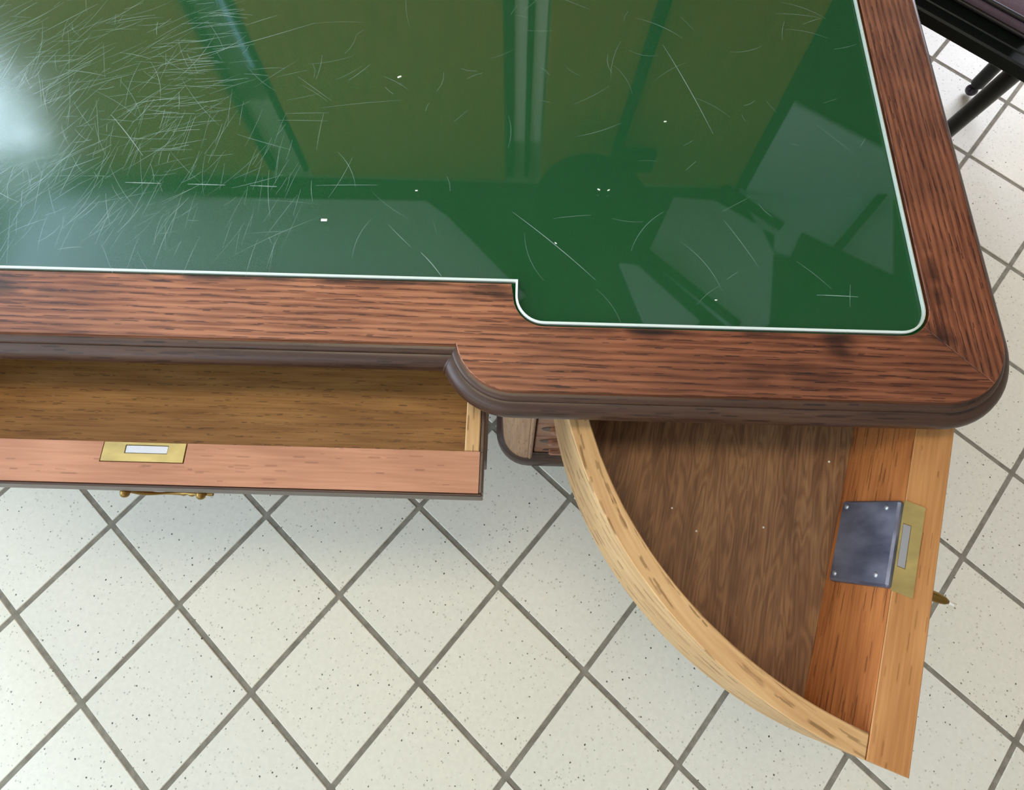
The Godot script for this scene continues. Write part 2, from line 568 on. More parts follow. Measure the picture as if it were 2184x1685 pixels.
# right half of the recess for the glass
func recess_half(grow := 0.0) -> PackedVector2Array:
	var p := PackedVector2Array()
	p.append(Vector2(0.866 - grow * 1.6, -0.3375 + grow))
	p.append_array(arc(Vector2(0.8965 + grow * 0.2, -0.322), 0.0305 + grow, 180.0, 90.0, 10))
	p.append_array(arc(Vector2(1.265, -0.322), 0.0305 + grow, 90.0, 0.0, 10))
	p.append_array(arc(Vector2(1.265, -0.975), 0.0305 + grow, 0.0, -90.0, 10))
	return p

func whole(half: PackedVector2Array) -> PackedVector2Array:
	var p := half.duplicate()
	p.append_array(mirrored(half))
	if not Geometry2D.is_polygon_clockwise(p):
		p.reverse()
	return p

# ---------------------------------------------------------------- setting
func basis_xz(dir: Vector2) -> Basis:
	var x := Vector3(dir.x, 0, dir.y).normalized()
	return Basis(x, Vector3.UP, x.cross(Vector3.UP))

func pixel(p: Vector3) -> Vector2:
	var d := p - CAM
	var fw := CAM_UP.cross(CAM_RIGHT)
	var z := d.dot(fw)
	return Vector2(PPX + FOCAL * d.dot(CAM_RIGHT) / z, PPY - FOCAL * d.dot(CAM_UP) / z)

const TILE := 0.2
const YAW := 0.865803          # turn of the tile grid against the desk (radians)

func tile_at(i: float, j: float) -> Vector2:
	return Vector2(TILE * (i * cos(YAW) + j * sin(YAW)), TILE * (-i * sin(YAW) + j * cos(YAW)))

func build_floor() -> void:
	var slab := Mb.new()
	slab.cover = Vector2(0.6, 0.6)
	slab.box(Vector3((LEFT_X + RIGHT_X) / 2, -0.0615, (BACK_Z + FRONT_Z) / 2), Vector3(RIGHT_X - LEFT_X + 0.3, 0.12, FRONT_Z - BACK_Z + 0.3), 0.0)
	var floor_ := struct("floor", slab, mats.grout)
	var rng := RandomNumberGenerator.new()
	rng.seed = 5
	# variants of one tile, each with its own piece of the glaze
	var side := TILE - 0.0085
	var variants := []
	for k in 12:
		var b := Mb.new()
		b.cover = Vector2(0.4, 0.4)
		b.shift = Vector2(rng.randf(), rng.randf())
		b.box(Vector3(0, -0.004, 0), Vector3(side, 0.008, side), 0.0012)
		variants.append(b.mesh(Vector3.ZERO, mats.tile[k % 4]))
	var rest := Mb.new()
	rest.cover = Vector2(0.4, 0.4)
	for i in range(-32, 34):
		for j in range(-32, 34):
			var c := tile_at(i + 0.5, j + 0.5)
			if c.x < LEFT_X + 0.06 or c.x > RIGHT_X - 0.06 or c.y < BACK_Z + 0.06 or c.y > FRONT_Z - 0.06:
				continue
			var px := pixel(Vector3(c.x, 0, c.y))
			var seen := px.x > -190 and px.x < 2380 and px.y > -190 and px.y < 1880 and not (px.x < 900 and px.y < 720)
			if seen:
				var o := MeshInstance3D.new()
				o.name = "tile"
				o.mesh = variants[rng.randi_range(0, 11)]
				o.position = Vector3(c.x, rng.randf_range(-0.0004, 0.0004), c.y)
				o.rotation.y = YAW + PI / 2 * rng.randi_range(0, 3)
				floor_.add_child(o, true)
			else:
				rest.box(Vector3(c.x, -0.004, c.y), Vector3(side, 0.008, side), 0.0, Basis(Vector3.UP, YAW))
	var r := obj("far_tiles", rest, mats.tile[0], floor_)
	r.set_meta("kind", "stuff")

# a wall of boxes around openings; axis "x" runs along x (at z), axis "z" runs along z (at x); openings are [from, to, low, high]
func wall(called: String, along_x: bool, at: float, a: float, b: float, out: float, holes: Array) -> void:
	var m := Mb.new()
	var t := 0.15
	var pieces := []
	var from := a
	for h in holes:
		pieces.append([from, h[0], 0.0, CEILING])
		pieces.append([h[0], h[1], 0.0, h[2]])
		pieces.append([h[0], h[1], h[3], CEILING])
		from = h[1]
	pieces.append([from, b, 0.0, CEILING])
	for p in pieces:
		var c := Vector3((p[0] + p[1]) / 2, (p[2] + p[3]) / 2, at + out * t / 2)
		var s := Vector3(p[1] - p[0], p[3] - p[2], t)
		if not along_x:
			c = Vector3(c.z, c.y, c.x)
			s = Vector3(s.z, s.y, s.x)
		m.box(c, s, 0.0)
	struct(called, m, mats.wall)

func window(called: String, along_x: bool, at: float, out: float, h: Array, bars: int) -> void:
	var m := Mb.new()
	var g := Mb.new()
	var w: float = h[1] - h[0]
	var hh: float = h[3] - h[2]
	var put := func(b: Mb, u: float, y: float, su: float, sy: float, d: float):
		var c := Vector3(u, y, at + out * 0.08)
		var s := Vector3(su, sy, d)
		if not along_x:
			c = Vector3(c.z, c.y, c.x); s = Vector3(s.z, s.y, s.x)
		b.box(c, s, 0.004)
	var e := 0.05
	put.call(m, h[0] + e / 2, (h[2] + h[3]) / 2, e, hh, 0.06)
	put.call(m, h[1] - e / 2, (h[2] + h[3]) / 2, e, hh, 0.06)
	put.call(m, (h[0] + h[1]) / 2, h[2] + e / 2, w - 2 * e, e, 0.06)
	put.call(m, (h[0] + h[1]) / 2, h[3] - e / 2, w - 2 * e, e, 0.06)
	for k in bars:
		put.call(m, lerpf(h[0], h[1], (k + 1.0) / (bars + 1.0)), (h[2] + h[3]) / 2, 0.045, hh - 2 * e, 0.05)
	put.call(g, (h[0] + h[1]) / 2, (h[2] + h[3]) / 2, w - 2 * e, hh - 2 * e, 0.006)
	var f := struct(called, m, mats.white)
	obj("pane", g, mats.pane, f)

func daylight(at: Vector3, towards: Vector3, size: Vector2, energy: float, color: Color) -> void:
	var l := AreaLight3D.new()
	l.name = "daylight"
	l.area_size = size
	l.light_energy = energy
	l.light_color = color
	l.area_range = 12.0
	l.shadow_enabled = true
	add_child(l, true)
	l.look_at_from_position(at, at + towards, Vector3.UP)

const WIN_LEFT := [-0.7, 1.9, 0.8, 2.85]
const WIN_BACK := [-2.2, -1.1, 0.9, 2.85]
const WIN_FRONT := [-1.7, 0.6, 1.05, 2.85]
const WIN_RIGHT := [1.95, 2.75, 0.25, 1.25]
const WIN_SLOT := [-0.20, -0.08, 0.3, 2.42]

func build_room() -> void:
	wall("wall_left", false, LEFT_X, BACK_Z - 0.15, FRONT_Z + 0.15, -1.0, [WIN_LEFT])
	wall("wall_right", false, RIGHT_X, BACK_Z - 0.15, FRONT_Z + 0.15, 1.0, [])
	wall("wall_back", true, BACK_Z, LEFT_X, RIGHT_X, -1.0, [WIN_BACK, WIN_SLOT, WIN_RIGHT])
	wall("wall_front", true, FRONT_Z, LEFT_X, RIGHT_X, 1.0, [WIN_FRONT])
	window("window_1", false, LEFT_X, -1.0, WIN_LEFT, 2)
	window("window_2", true, FRONT_Z, 1.0, WIN_FRONT, 2)
	window("window_3", true, BACK_Z, -1.0, WIN_RIGHT, 1)
	window("window_5", true, BACK_Z, -1.0, WIN_BACK, 1)
	var sg := Mb.new()
	sg.box(Vector3((WIN_SLOT[0] + WIN_SLOT[1]) / 2, (WIN_SLOT[2] + WIN_SLOT[3]) / 2, BACK_Z - 0.08), Vector3(WIN_SLOT[1] - WIN_SLOT[0] - 0.002, WIN_SLOT[3] - WIN_SLOT[2] - 0.002, 0.006), 0.0)
	struct("window_4", sg, mats.pane)
	var c := Mb.new()
	c.box(Vector3((LEFT_X + RIGHT_X) / 2, CEILING + 0.06, (BACK_Z + FRONT_Z) / 2), Vector3(RIGHT_X - LEFT_X + 0.3, 0.12, FRONT_Z - BACK_Z + 0.3), 0.0)
	var ceiling := struct("ceiling", c, mats.ceiling)
	var wp := Mb.new()
	wp.box(Vector3((LEFT_X + RIGHT_X) / 2, CEILING - 0.0105, (FRONT_Z - 0.85) / 2), Vector3(RIGHT_X - LEFT_X - 0.02, 0.02, FRONT_Z + 0.85 - 0.02), 0.0)
	obj("ceiling_plaster", wp, mats.white, ceiling)
	# pale panels and dark boards fixed under the ceiling; the desk's glass mirrors them
	for poly in [
		[Vector2(-1.3, -1.60), Vector2(0.45, -1.62), Vector2(0.95, -1.25), Vector2(0.55, -0.9), Vector2(-1.3, -0.9)],
		[Vector2(2.14, -1.735), Vector2(2.5, -1.735), Vector2(2.42, -1.31), Vector2(1.93, -1.43), Vector2(1.83, -1.735)],
		[Vector2(1.53, -1.67), Vector2(1.71, -1.66), Vector2(1.95, -1.50), Vector2(1.88, -1.10), Vector2(1.75, -1.06), Vector2(1.40, -1.39)],
		[Vector2(1.285, -1.35), Vector2(1.36, -1.34), Vector2(1.60, -1.10), Vector2(1.40, -1.02)]]:
		var b := Mb.new()
		b.prism(PackedVector2Array(poly), CEILING - 0.03, CEILING - 0.0005, 0.0, true, false)
		obj("ceiling_panel", b, mats.panel, ceiling)
	for s in [[Vector2(0.48, -1.68), Vector2(1.06, -1.08), 0.09], [Vector2(1.37, -1.41), Vector2(1.75, -1.08), 0.03], [Vector2(2.47, -1.735), Vector2(1.90, -1.10), 0.035], [Vector2(2.02, -1.43), Vector2(2.45, -1.2), 0.16], [Vector2(1.74, -1.72), Vector2(1.98, -1.53), 0.035]]:
		var p: Vector2 = s[0]
		var q: Vector2 = s[1]
		var b := Mb.new()
		b.box(Vector3((p.x + q.x) / 2, CEILING - 0.05, (p.y + q.y) / 2), Vector3(p.distance_to(q), 0.03, s[2]), 0.003, basis_xz(q - p))
		obj("ceiling_batten", b, mats.black, ceiling)
	# the panelled back wall: warm boards between dark posts and pale strips
	var k := 0
	for s in [[-1.09, -0.23], [-0.055, 0.795], [0.945, 1.80]]:
		k += 1
		var b := grained(Vector3.UP)
		b.box(Vector3((s[0] + s[1]) / 2, 1.48, BACK_Z + 0.012), Vector3(s[1] - s[0], 2.94, 0.02), 0.004)
		struct("trim_%d" % k, b, mats.warm)
	for s in [[-0.225, -0.2, 2.9, 0], [-0.08, -0.06, 2.9, 0], [0.80, 0.828, 2.9, 0], [0.828, 0.872, 2.64, 1], [0.872, 0.892, 2.9, 0], [0.892, 0.935, 2.64, 1], [1.80, 1.84, 2.95, 0], [1.84, 1.99, 2.98, 0]]:
		k += 1
		var b := Mb.new()
		var dp := 0.03 if s[3] == 0 else 0.015
		b.box(Vector3((s[0] + s[1]) / 2, s[2] / 2, BACK_Z + dp / 2), Vector3(s[1] - s[0], s[2], dp), 0.002)
		struct("trim_%d" % k, b, mats.white if s[3] == 1 else mats.black)
	var up := Mb.new()
	up.box(Vector3(2.375, 2.35, BACK_Z + 0.008), Vector3(0.76, 1.27, 0.015), 0.002)
	struct("trim_20", up, mats.black)
	up = Mb.new()
	up.prism(PackedVector2Array([Vector2(1.845, 2.30), Vector2(2.296, 2.593), Vector2(2.506, 2.98), Vector2(1.845, 2.98)]), 0.0, 0.014, 0.0, true, false)
	up.stand(BACK_Z + 0.031)
	struct("trim_21", up, mats.panel)
	# a thin dark rod with its fixing, standing against the panels
	up = Mb.new()
	up.tube(PackedVector3Array([Vector3(1.305, 1.4, BACK_Z + 0.05), Vector3(1.238, 2.66, BACK_Z + 0.05)]), 0.021, 12)
	up.box(Vector3(1.325, 2.72, BACK_Z + 0.04), Vector3(0.16, 0.15, 0.03), 0.003)
	struct("trim_22", up, mats.black)
	# lit ceiling luminaire above the place where the desk is used
	var lum := root_at("ceiling_luminaire", Vector3(LUMINAIRE.x, CEILING - 0.021, LUMINAIRE.z))
	tag(lum, "flat lit ceiling luminaire above the front of the desk", "lamp")
	var lh := Mb.new()
	lh.box(Vector3(0, -0.025, 0), Vector3(1.24, 0.049, 0.34), 0.004)
	obj("housing", lh, mats.white, lum)
	var ld := Mb.new()
	ld.box(Vector3(0, -0.053, 0), Vector3(1.2, 0.006, 0.3), 0.001)
	obj("diffuser", ld, mats.lit, lum)
	# a dark round pendant lamp in front of that wall
	var lamp := root_at("pendant_lamp", Vector3(1.13, CEILING, -1.42))
	tag(lamp, "unlit dark pendant lamp hung from the ceiling, mirrored in the desk glass", "lamp")
	var sh := Mb.new()
	sh.lathe(Vector3.ZERO, Vector3.DOWN, PackedVector2Array([Vector2(0.0, 0.30), Vector2(0.05, 0.30), Vector2(0.13, 0.33), Vector2(0.2, 0.40), Vector2(0.215, 0.43), Vector2(0.21, 0.43), Vector2(0.12, 0.35), Vector2(0.0, 0.33)]), 32)
	obj("shade", sh, mats.black, lamp)
	var cd := Mb.new()
	cd.tube(PackedVector3Array([Vector3(0, -0.01, 0), Vector3(0, -0.305, 0)]), 0.004, 8)
	obj("cord", cd, mats.black, lamp)
	var cn := Mb.new()
	cn.lathe(Vector3.ZERO, Vector3.DOWN, PackedVector2Array([Vector2(0.05, 0.0005), Vector2(0.05, 0.015), Vector2(0.0, 0.03)]), 20)
	obj("canopy", cn, mats.black, lamp)

# ---------------------------------------------------------------- desk
func build_desk() -> void:
	var desk := root_at("writing_desk", desk_at)
	tag(desk, "large oak writing desk with green inset top, both front drawers pulled open", "desk")
	var O := desk_at
	var out_r := outer_half()
	var rec_r := recess_half(0.0028)
	# --- frame of the top: front rail (one board with the breakfront), two side rails, back rail, mitred
	var cr := Vector2(1.298, -0.290)
	var front := PackedVector2Array()
	var inner := PackedVector2Array()
	for p in rec_r:
		if p.y > -0.6 and (p - Vector2(1.265, -0.322)).angle() > deg_to_rad(44.0) or p.x < 1.2 and p.y > -0.6:
			inner.append(p)
	var outer := PackedVector2Array()
	for p in out_r:
		if p.y > -0.6 and (p.x < 1.29 or (p - cr).angle() > deg_to_rad(44.0)):
			outer.append(p)
	# right half: inner edge going right, then outer edge coming back
	var half := inner.duplicate()
	var back_out := outer.duplicate()
	back_out.reverse()
	half.append_array(back_out)
	front = inner.duplicate()
	front.append_array(back_out)
	var mo := mirrored(outer)          # runs from the left corner to the left step reversed below
	mo.reverse()
	front.append_array(mo)
	var mi := mirrored(inner)
	front.append_array(mi)
	var b := grained(Vector3(1, 0, 0.012))
	b.prism(front, 0.742, TOP, 0.0008)
	b.wear_falloff = true
	obj("front_rail", b, mats.top, desk, O)
	# side rails
	for side in [1, -1]:
		var s := PackedVector2Array()
		for p in rec_r:
			if p.x > 1.2 and (p - Vector2(1.265, -0.322)).angle() < deg_to_rad(46.0) and (p - Vector2(1.265, -0.975)).angle() > deg_to_rad(-46.0):
				s.append(p)
		var so := PackedVector2Array()
		for p in out_r:
			if p.x > 1.298 and (p - cr).angle() < deg_to_rad(46.0) and (p - Vector2(1.298, BACK + 0.07)).angle() > deg_to_rad(-46.0):
				so.append(p)
		so.reverse()
		s.append_array(so)
		if side < 0:
			s = mirrored(s)
		b = grained(Vector3(0.012, 0, 1), Vector2(0.31, 0.17))
		b.prism(s, 0.742, TOP, 0.0008)
		b.wear_falloff = true
		obj("side_rail", b, mats.top, desk, O)
	# back rail
	var bk := PackedVector2Array()
	for p in rec_r:
		if p.y < -0.6 and (p - Vector2(1.265, -0.975)).angle() < deg_to_rad(-44.0):
			bk.append(p)
	var bo := PackedVector2Array()
	for p in out_r:
		if p.y < -0.6 and (p - Vector2(1.298, BACK + 0.07)).angle() < deg_to_rad(-44.0):
			bo.append(p)
	var bpoly := mirrored(bk)
	bpoly = bk.duplicate()
	bpoly.append_array(mirrored(bk))
	var bo2 := bo.duplicate()
	bo2.append_array(mirrored(bo))
	bo2.reverse()
	bpoly.append_array(bo2)
	b = grained(Vector3.RIGHT, Vector2(0.1, 0.6))
	b.prism(bpoly, 0.742, TOP, 0.0008)
	b.wear_falloff = true
	obj("back_rail", b, mats.top, desk, O)
	# green writing surface sunk below the rails
	b = Mb.new()
	b.cover = Vector2(0.35, 0.35)
	b.prism(whole(rec_r), 0.742, 0.7625)
	obj("writing_surface", b, mats.leather, desk, O).set_meta("label", "green cloth-like writing surface under the glass")
	# moulding all round
	b = Mb.new()
	b.sweep(whole(out_r), PackedVector2Array([Vector2(-0.002, 0.7608), Vector2(0.0026, 0.7605), Vector2(0.0054, 0.7595), Vector2(0.0070, 0.7577), Vector2(0.0070, 0.7562), Vector2(0.0030, 0.7556), Vector2(0.0030, 0.7538), Vector2(0.0078, 0.7541), Vector2(0.0125, 0.7520), Vector2(0.0162, 0.7487), Vector2(0.0185, 0.7445), Vector2(0.0195, 0.7395), Vector2(0.0188, 0.7345), Vector2(0.0165, 0.7300), Vector2(0.012, 0.7270), Vector2(0.004, 0.7262), Vector2(-0.03, 0.7262)]))
	obj("edge_moulding", b, mats.moulding, desk, O)
	build_carcass(desk, O)
	build_center_drawer(desk)
	build_corner_drawer(desk)
	build_glass(desk)

func rounded_rect(x0: float, x1: float, z0: float, z1: float, r: float) -> PackedVector2Array:
	var p := PackedVector2Array()
	p.append_array(arc(Vector2(x1 - r, z1 - r), r, 90.0, 0.0, 8))
	p.append_array(arc(Vector2(x1 - r, z0 + r), r, 0.0, -90.0, 8))
	p.append_array(arc(Vector2(x0 + r, z0 + r), r, -90.0, -180.0, 8))
	p.append_array(arc(Vector2(x0 + r, z1 - r), r, 180.0, 90.0, 8))
	if not Geometry2D.is_polygon_clockwise(p):
		p.reverse()
	return p

func build_carcass(desk: Node3D, O: Vector3) -> void:
	var zb := BACK + 0.06
	var zf := -0.293                    # plane of the drawer faces
	for side in [1, -1]:
		var X := func(x: float) -> float: return x if side > 0 else 2.0 * MID - x
		# corner posts (quarter round outside, flat inside), a bead along the opening
		for e in [0.846, 1.352]:
			var inn: float = 0.046 if e < 1.0 else -0.046
			var p := PackedVector2Array()
			var c := Vector2(e + inn, zf - 0.036)
			p.append_array(arc(c, 0.046, 180.0 if inn > 0 else 0.0, 90.0, 10))
			p.append(Vector2(e + inn, zf - 0.05))
			p.append(Vector2(e, zf - 0.05))
			var q := PackedVector2Array()
			for v in p:
				q.append(Vector2(X.call(v.x), v.y))
			var b := grained(Vector3.UP, Vector2(e, 0.2))
			b.prism(q, 0.05, 0.727)
			b.box(Vector3(X.call(e + inn * 1.09), 0.388, zf + 0.0045), Vector3(0.008, 0.676, 0.015), 0.003)
			obj("corner_post", b, mats.post, desk, O)
		# cheeks, back, boards
		for e in [0.852, 1.346]:
			var b := grained(Vector3.UP, Vector2(e, 0.5))
			b.box(Vector3(X.call(e), 0.388, (zf - 0.05 + zb) / 2), Vector3(0.012, 0.676, zf - 0.05 - zb), 0.001)
			obj("side_panel", b, mats.face, desk, O)
		var bb := grained(Vector3.RIGHT)
		bb.box(Vector3(X.call(1.099), 0.388, zb + 0.006), Vector3(0.48, 0.676, 0.012), 0.001)
		obj("back_panel", bb, mats.face, desk, O)
		bb = grained(Vector3.RIGHT)
		bb.box(Vector3(X.call(1.099), 0.487, (zf + zb) / 2 - 0.02), Vector3(0.48, 0.02, zf - zb - 0.06), 0.001)
		obj("divider", bb, mats.face, desk, O)
		# base: a plinth with a moulded top edge
		var base := rounded_rect(0.832, 1.366, zb - 0.015, -0.2775, 0.062)
		if side < 0:
			base = mirrored(base)
			if not Geometry2D.is_polygon_clockwise(base): base.reverse()
		var b2 := Mb.new()
		b2.sweep(base, PackedVector2Array([Vector2(-0.05, 0.062), Vector2(-0.0135, 0.062), Vector2(-0.0115, 0.057), Vector2(-0.008, 0.052), Vector2(-0.003, 0.048), Vector2(0.0, 0.043), Vector2(0.0, 0.0005), Vector2(-0.05, 0.0005)]))
		obj("base_moulding", b2, mats.moulding, desk, O)
		# small drawers with long carved finger pulls
		for y in [[0.064, 0.1055], [0.1095, 0.2015], [0.2055, 0.2975], [0.3015, 0.3835], [0.3875, 0.473]]:
			var cx: float = X.call(1.099)
			var b3 := grained(Vector3.RIGHT, Vector2(y[0] * 3.0, y[0]))
			b3.box(Vector3(cx, (y[0] + y[1]) / 2, zf - 0.008), Vector3(0.392, y[1] - y[0], 0.018), 0.0018)
			var d := obj("small_drawer", b3, mats.face, desk, O)
			var ym: float = lerpf(y[0], y[1], 0.62)
			var b4 := grained(Vector3.RIGHT)
			var poly := PackedVector2Array()
			var hw := 0.174
			var ht: float = (y[1] - y[0]) * 0.15
			poly.append_array(arc(Vector2(cx + hw, ym), ht, 90.0, -90.0, 8))
			poly.append_array(arc(Vector2(cx - hw, ym), ht, -90.0, -270.0, 8))
			# thin dark plate stands in for shade in the hollow; wooden tongue over it
			var pl := Mb.new()
			pl.prism(poly, 0.0, 0.0012, 0.0004)
			pl.stand(zf + 0.0008)
			obj("hollow_shade", pl, mats.moulding, d, O)
			var tongue := PackedVector2Array()
			var yt := ym + ht * 0.62
			tongue.append_array(arc(Vector2(cx + hw - 0.008, yt), ht * 0.62, 90.0, -90.0, 8))
			tongue.append_array(arc(Vector2(cx - hw + 0.008, yt), ht * 0.62, -90.0, -270.0, 8))
			pl = Mb.new()
			pl.prism(tongue, 0.0, 0.010, 0.003)
			pl.stand(zf + 0.0016)
			obj("finger_pull", pl, mats.face, d, O)
	# kneehole frieze behind the middle drawer and the modesty panel
	var bm := grained(Vector3.RIGHT)
	bm.box(Vector3(MID, 0.45, zb + 0.02), Vector3(0.72, 0.55, 0.014), 0.001)
	obj("modesty_panel", bm, mats.face, desk, O)
	for s in [-1, 1]:
		var br := grained(Vector3.BACK)
		br.box(Vector3(MID + s * 0.359, 0.62, -0.66), Vector3(0.004, 0.16, 0.6), 0.001)
		obj("drawer_runner", br, mats.pale, desk, O)

func build_center_drawer(desk: Node3D) -> void:
	# axes: the drawer's own node stands at the middle of its front edge, top
	var at := Vector3(MID, 0.70, -0.129)
	var z0 := -0.0445                       # inner side of the front board
	var hw := 0.3525                        # half width
	var b := grained(Vector3(1, 0, 0.01))
	# front board with an overhanging lip and a sunk face below; a notch for the lock plate
	var lx0 := 0.4405 - MID
	var lx1 := 0.5282 - MID
	var zn := z0 + 0.0205
	b.box(Vector3(0, -0.016, zn / 2 - 0.0015), Vector3(hw * 2 - 0.008, 0.032, -zn - 0.003), 0.0)
	b.box(Vector3((-hw + 0.004 + lx0) / 2, -0.016, (z0 + zn) / 2), Vector3(lx0 + hw - 0.004, 0.032, zn - z0), 0.0)
	b.box(Vector3((hw - 0.004 + lx1) / 2, -0.016, (z0 + zn) / 2), Vector3(hw - 0.004 - lx1, 0.032, zn - z0), 0.0)
	b.box(Vector3((lx0 + lx1) / 2, -0.018, (z0 + zn) / 2), Vector3(lx1 - lx0, 0.028, zn - z0), 0.0)
	b.box(Vector3(0, -0.066, (z0 - 0.0165) / 2), Vector3(hw * 2 - 0.006, 0.068, -z0 - 0.0165), 0.001)
	var o := MeshInstance3D.new()
	o.name = "center_drawer"
	o.mesh = b.mesh(Vector3.ZERO, mats.pink)
	o.position = at - desk_at
	o.rotation_degrees.x = 0.0
	o.set_meta("label", "wide shallow kneehole drawer with a pinkish front board")
	desk.add_child(o, true)
	var fc := grained(Vector3.RIGHT)
	fc.box(Vector3(0, -0.0165, -0.0014), Vector3(hw * 2, 0.032, 0.003), 0.0012)
	obj("front_facing", fc, mats.moulding, o)
	for s in [-1, 1]:
		var bs := grained(Vector3.BACK, Vector2(0.2 * s, 0.0))
		bs.box(Vector3(s * (hw - 0.0125), -0.05, z0 - 0.25), Vector3(0.0155, 0.098, 0.5), 0.0012)
		obj("drawer_side", bs, mats.pale, o)
		var bv := grained(Vector3.BACK, Vector2(0.4 * s, 0.3))
		bv.box(Vector3(s * (hw - 0.002), -0.05, (z0 - 0.52) / 2), Vector3(0.004, 0.098, 0.48), 0.0008)
		bv.box(Vector3(s * (hw - 0.002), -0.0165, z0 / 2 - 0.0015), Vector3(0.004, 0.032, -z0 - 0.003), 0.0008)
		obj("side_veneer", bv, mats.moulding, o)
	var bf := grained(Vector3.RIGHT)
	bf.box(Vector3(0, -0.088, z0 - 0.25), Vector3(hw * 2 - 0.04, 0.008, 0.499), 0.0)
	obj("drawer_bottom", bf, mats.drawer_floor, o)
	var bk := grained(Vector3.RIGHT)
	bk.box(Vector3(0, -0.05, z0 - 0.505), Vector3(hw * 2 - 0.02, 0.09, 0.012), 0.001)
	obj("drawer_back", bk, mats.pale, o)
	# lock: brass selvedge with a steel bolt in its slot
	var zc := z0 + 0.0098
	var bl := Mb.new()
	var sx0 := 0.4640 - MID
	var sx1 := 0.5088 - MID
	var sz0 := -0.1723 + 0.129
	var sz1 := -0.1636 + 0.129
	var yb := -0.0014
	var zi := z0 + 0.0002
	var zo := z0 + 0.0195
	for r in [[lx0 + 0.0008, sx0, zi, zo], [sx1, lx1 - 0.0016, zi, zo], [sx0, sx1, zi, sz0 + 0.0015], [sx0, sx1, sz1 + 0.0015, zo]]:
		bl.box(Vector3((r[0] + r[1]) / 2, yb, (r[2] + r[3]) / 2), Vector3(r[1] - r[0], 0.0024, r[3] - r[2]), 0.0)
	obj("lock_plate", bl, mats.brass, o).set_meta("label", "brass lock plate let into the drawer front")
	var bb := Mb.new()
	bb.box(Vector3((sx0 + sx1) / 2, yb - 0.0006, (sz0 + sz1) / 2 + 0.0015), Vector3(sx1 - sx0 - 0.0008, 0.0022, sz1 - sz0 - 0.0008), 0.0004)
	obj("lock_bolt", bb, mats.steel, o)
	# bail handle on two ball-headed posts
	var fz := -0.0150
	var hk := []
	for x in [0.4522 - MID, 0.5340 - MID]:
		var kn := Mb.new()
		kn.lathe(Vector3(x, -0.048, fz), Vector3.BACK, PackedVector2Array([Vector2(0.0, 0.0), Vector2(0.008, 0.0), Vector2(0.008, 0.002), Vector2(0.0035, 0.004), Vector2(0.0032, 0.009), Vector2(0.0048, 0.0105), Vector2(0.0056, 0.014), Vector2(0.0048, 0.0178), Vector2(0.0028, 0.0196), Vector2(0.0, 0.0202)]), 18)
		obj("handle_knob", kn, mats.old_brass, o)
		hk.append(Vector3(x, -0.048, fz + 0.0135))
	var hb := Mb.new()
	var pts := PackedVector3Array()
	var rad := []
	var x0: float = hk[0].x
	var x1: float = hk[1].x + 0.012
	for k in 33:
		var t := k / 32.0
		var x := lerpf(x0 + 0.003, x1, t)
		pts.append(Vector3(x, -0.050 - 0.016 * sin(PI * clampf(t * 1.1, 0.0, 1.0)), fz + 0.0125 + 0.001 * sin(t * 9.0)))
		var r := 0.0020 + 0.0006 * sin(t * 14.0)
		if t > 0.58 and t < 0.86:
			r = 0.0026 + 0.0009 * sin(t * 150.0)
		if t > 0.95:
			r = 0.0030
		rad.append(r)
	hb.tube(pts, rad, 10)
	obj("handle_bail", hb, mats.old_brass, o)

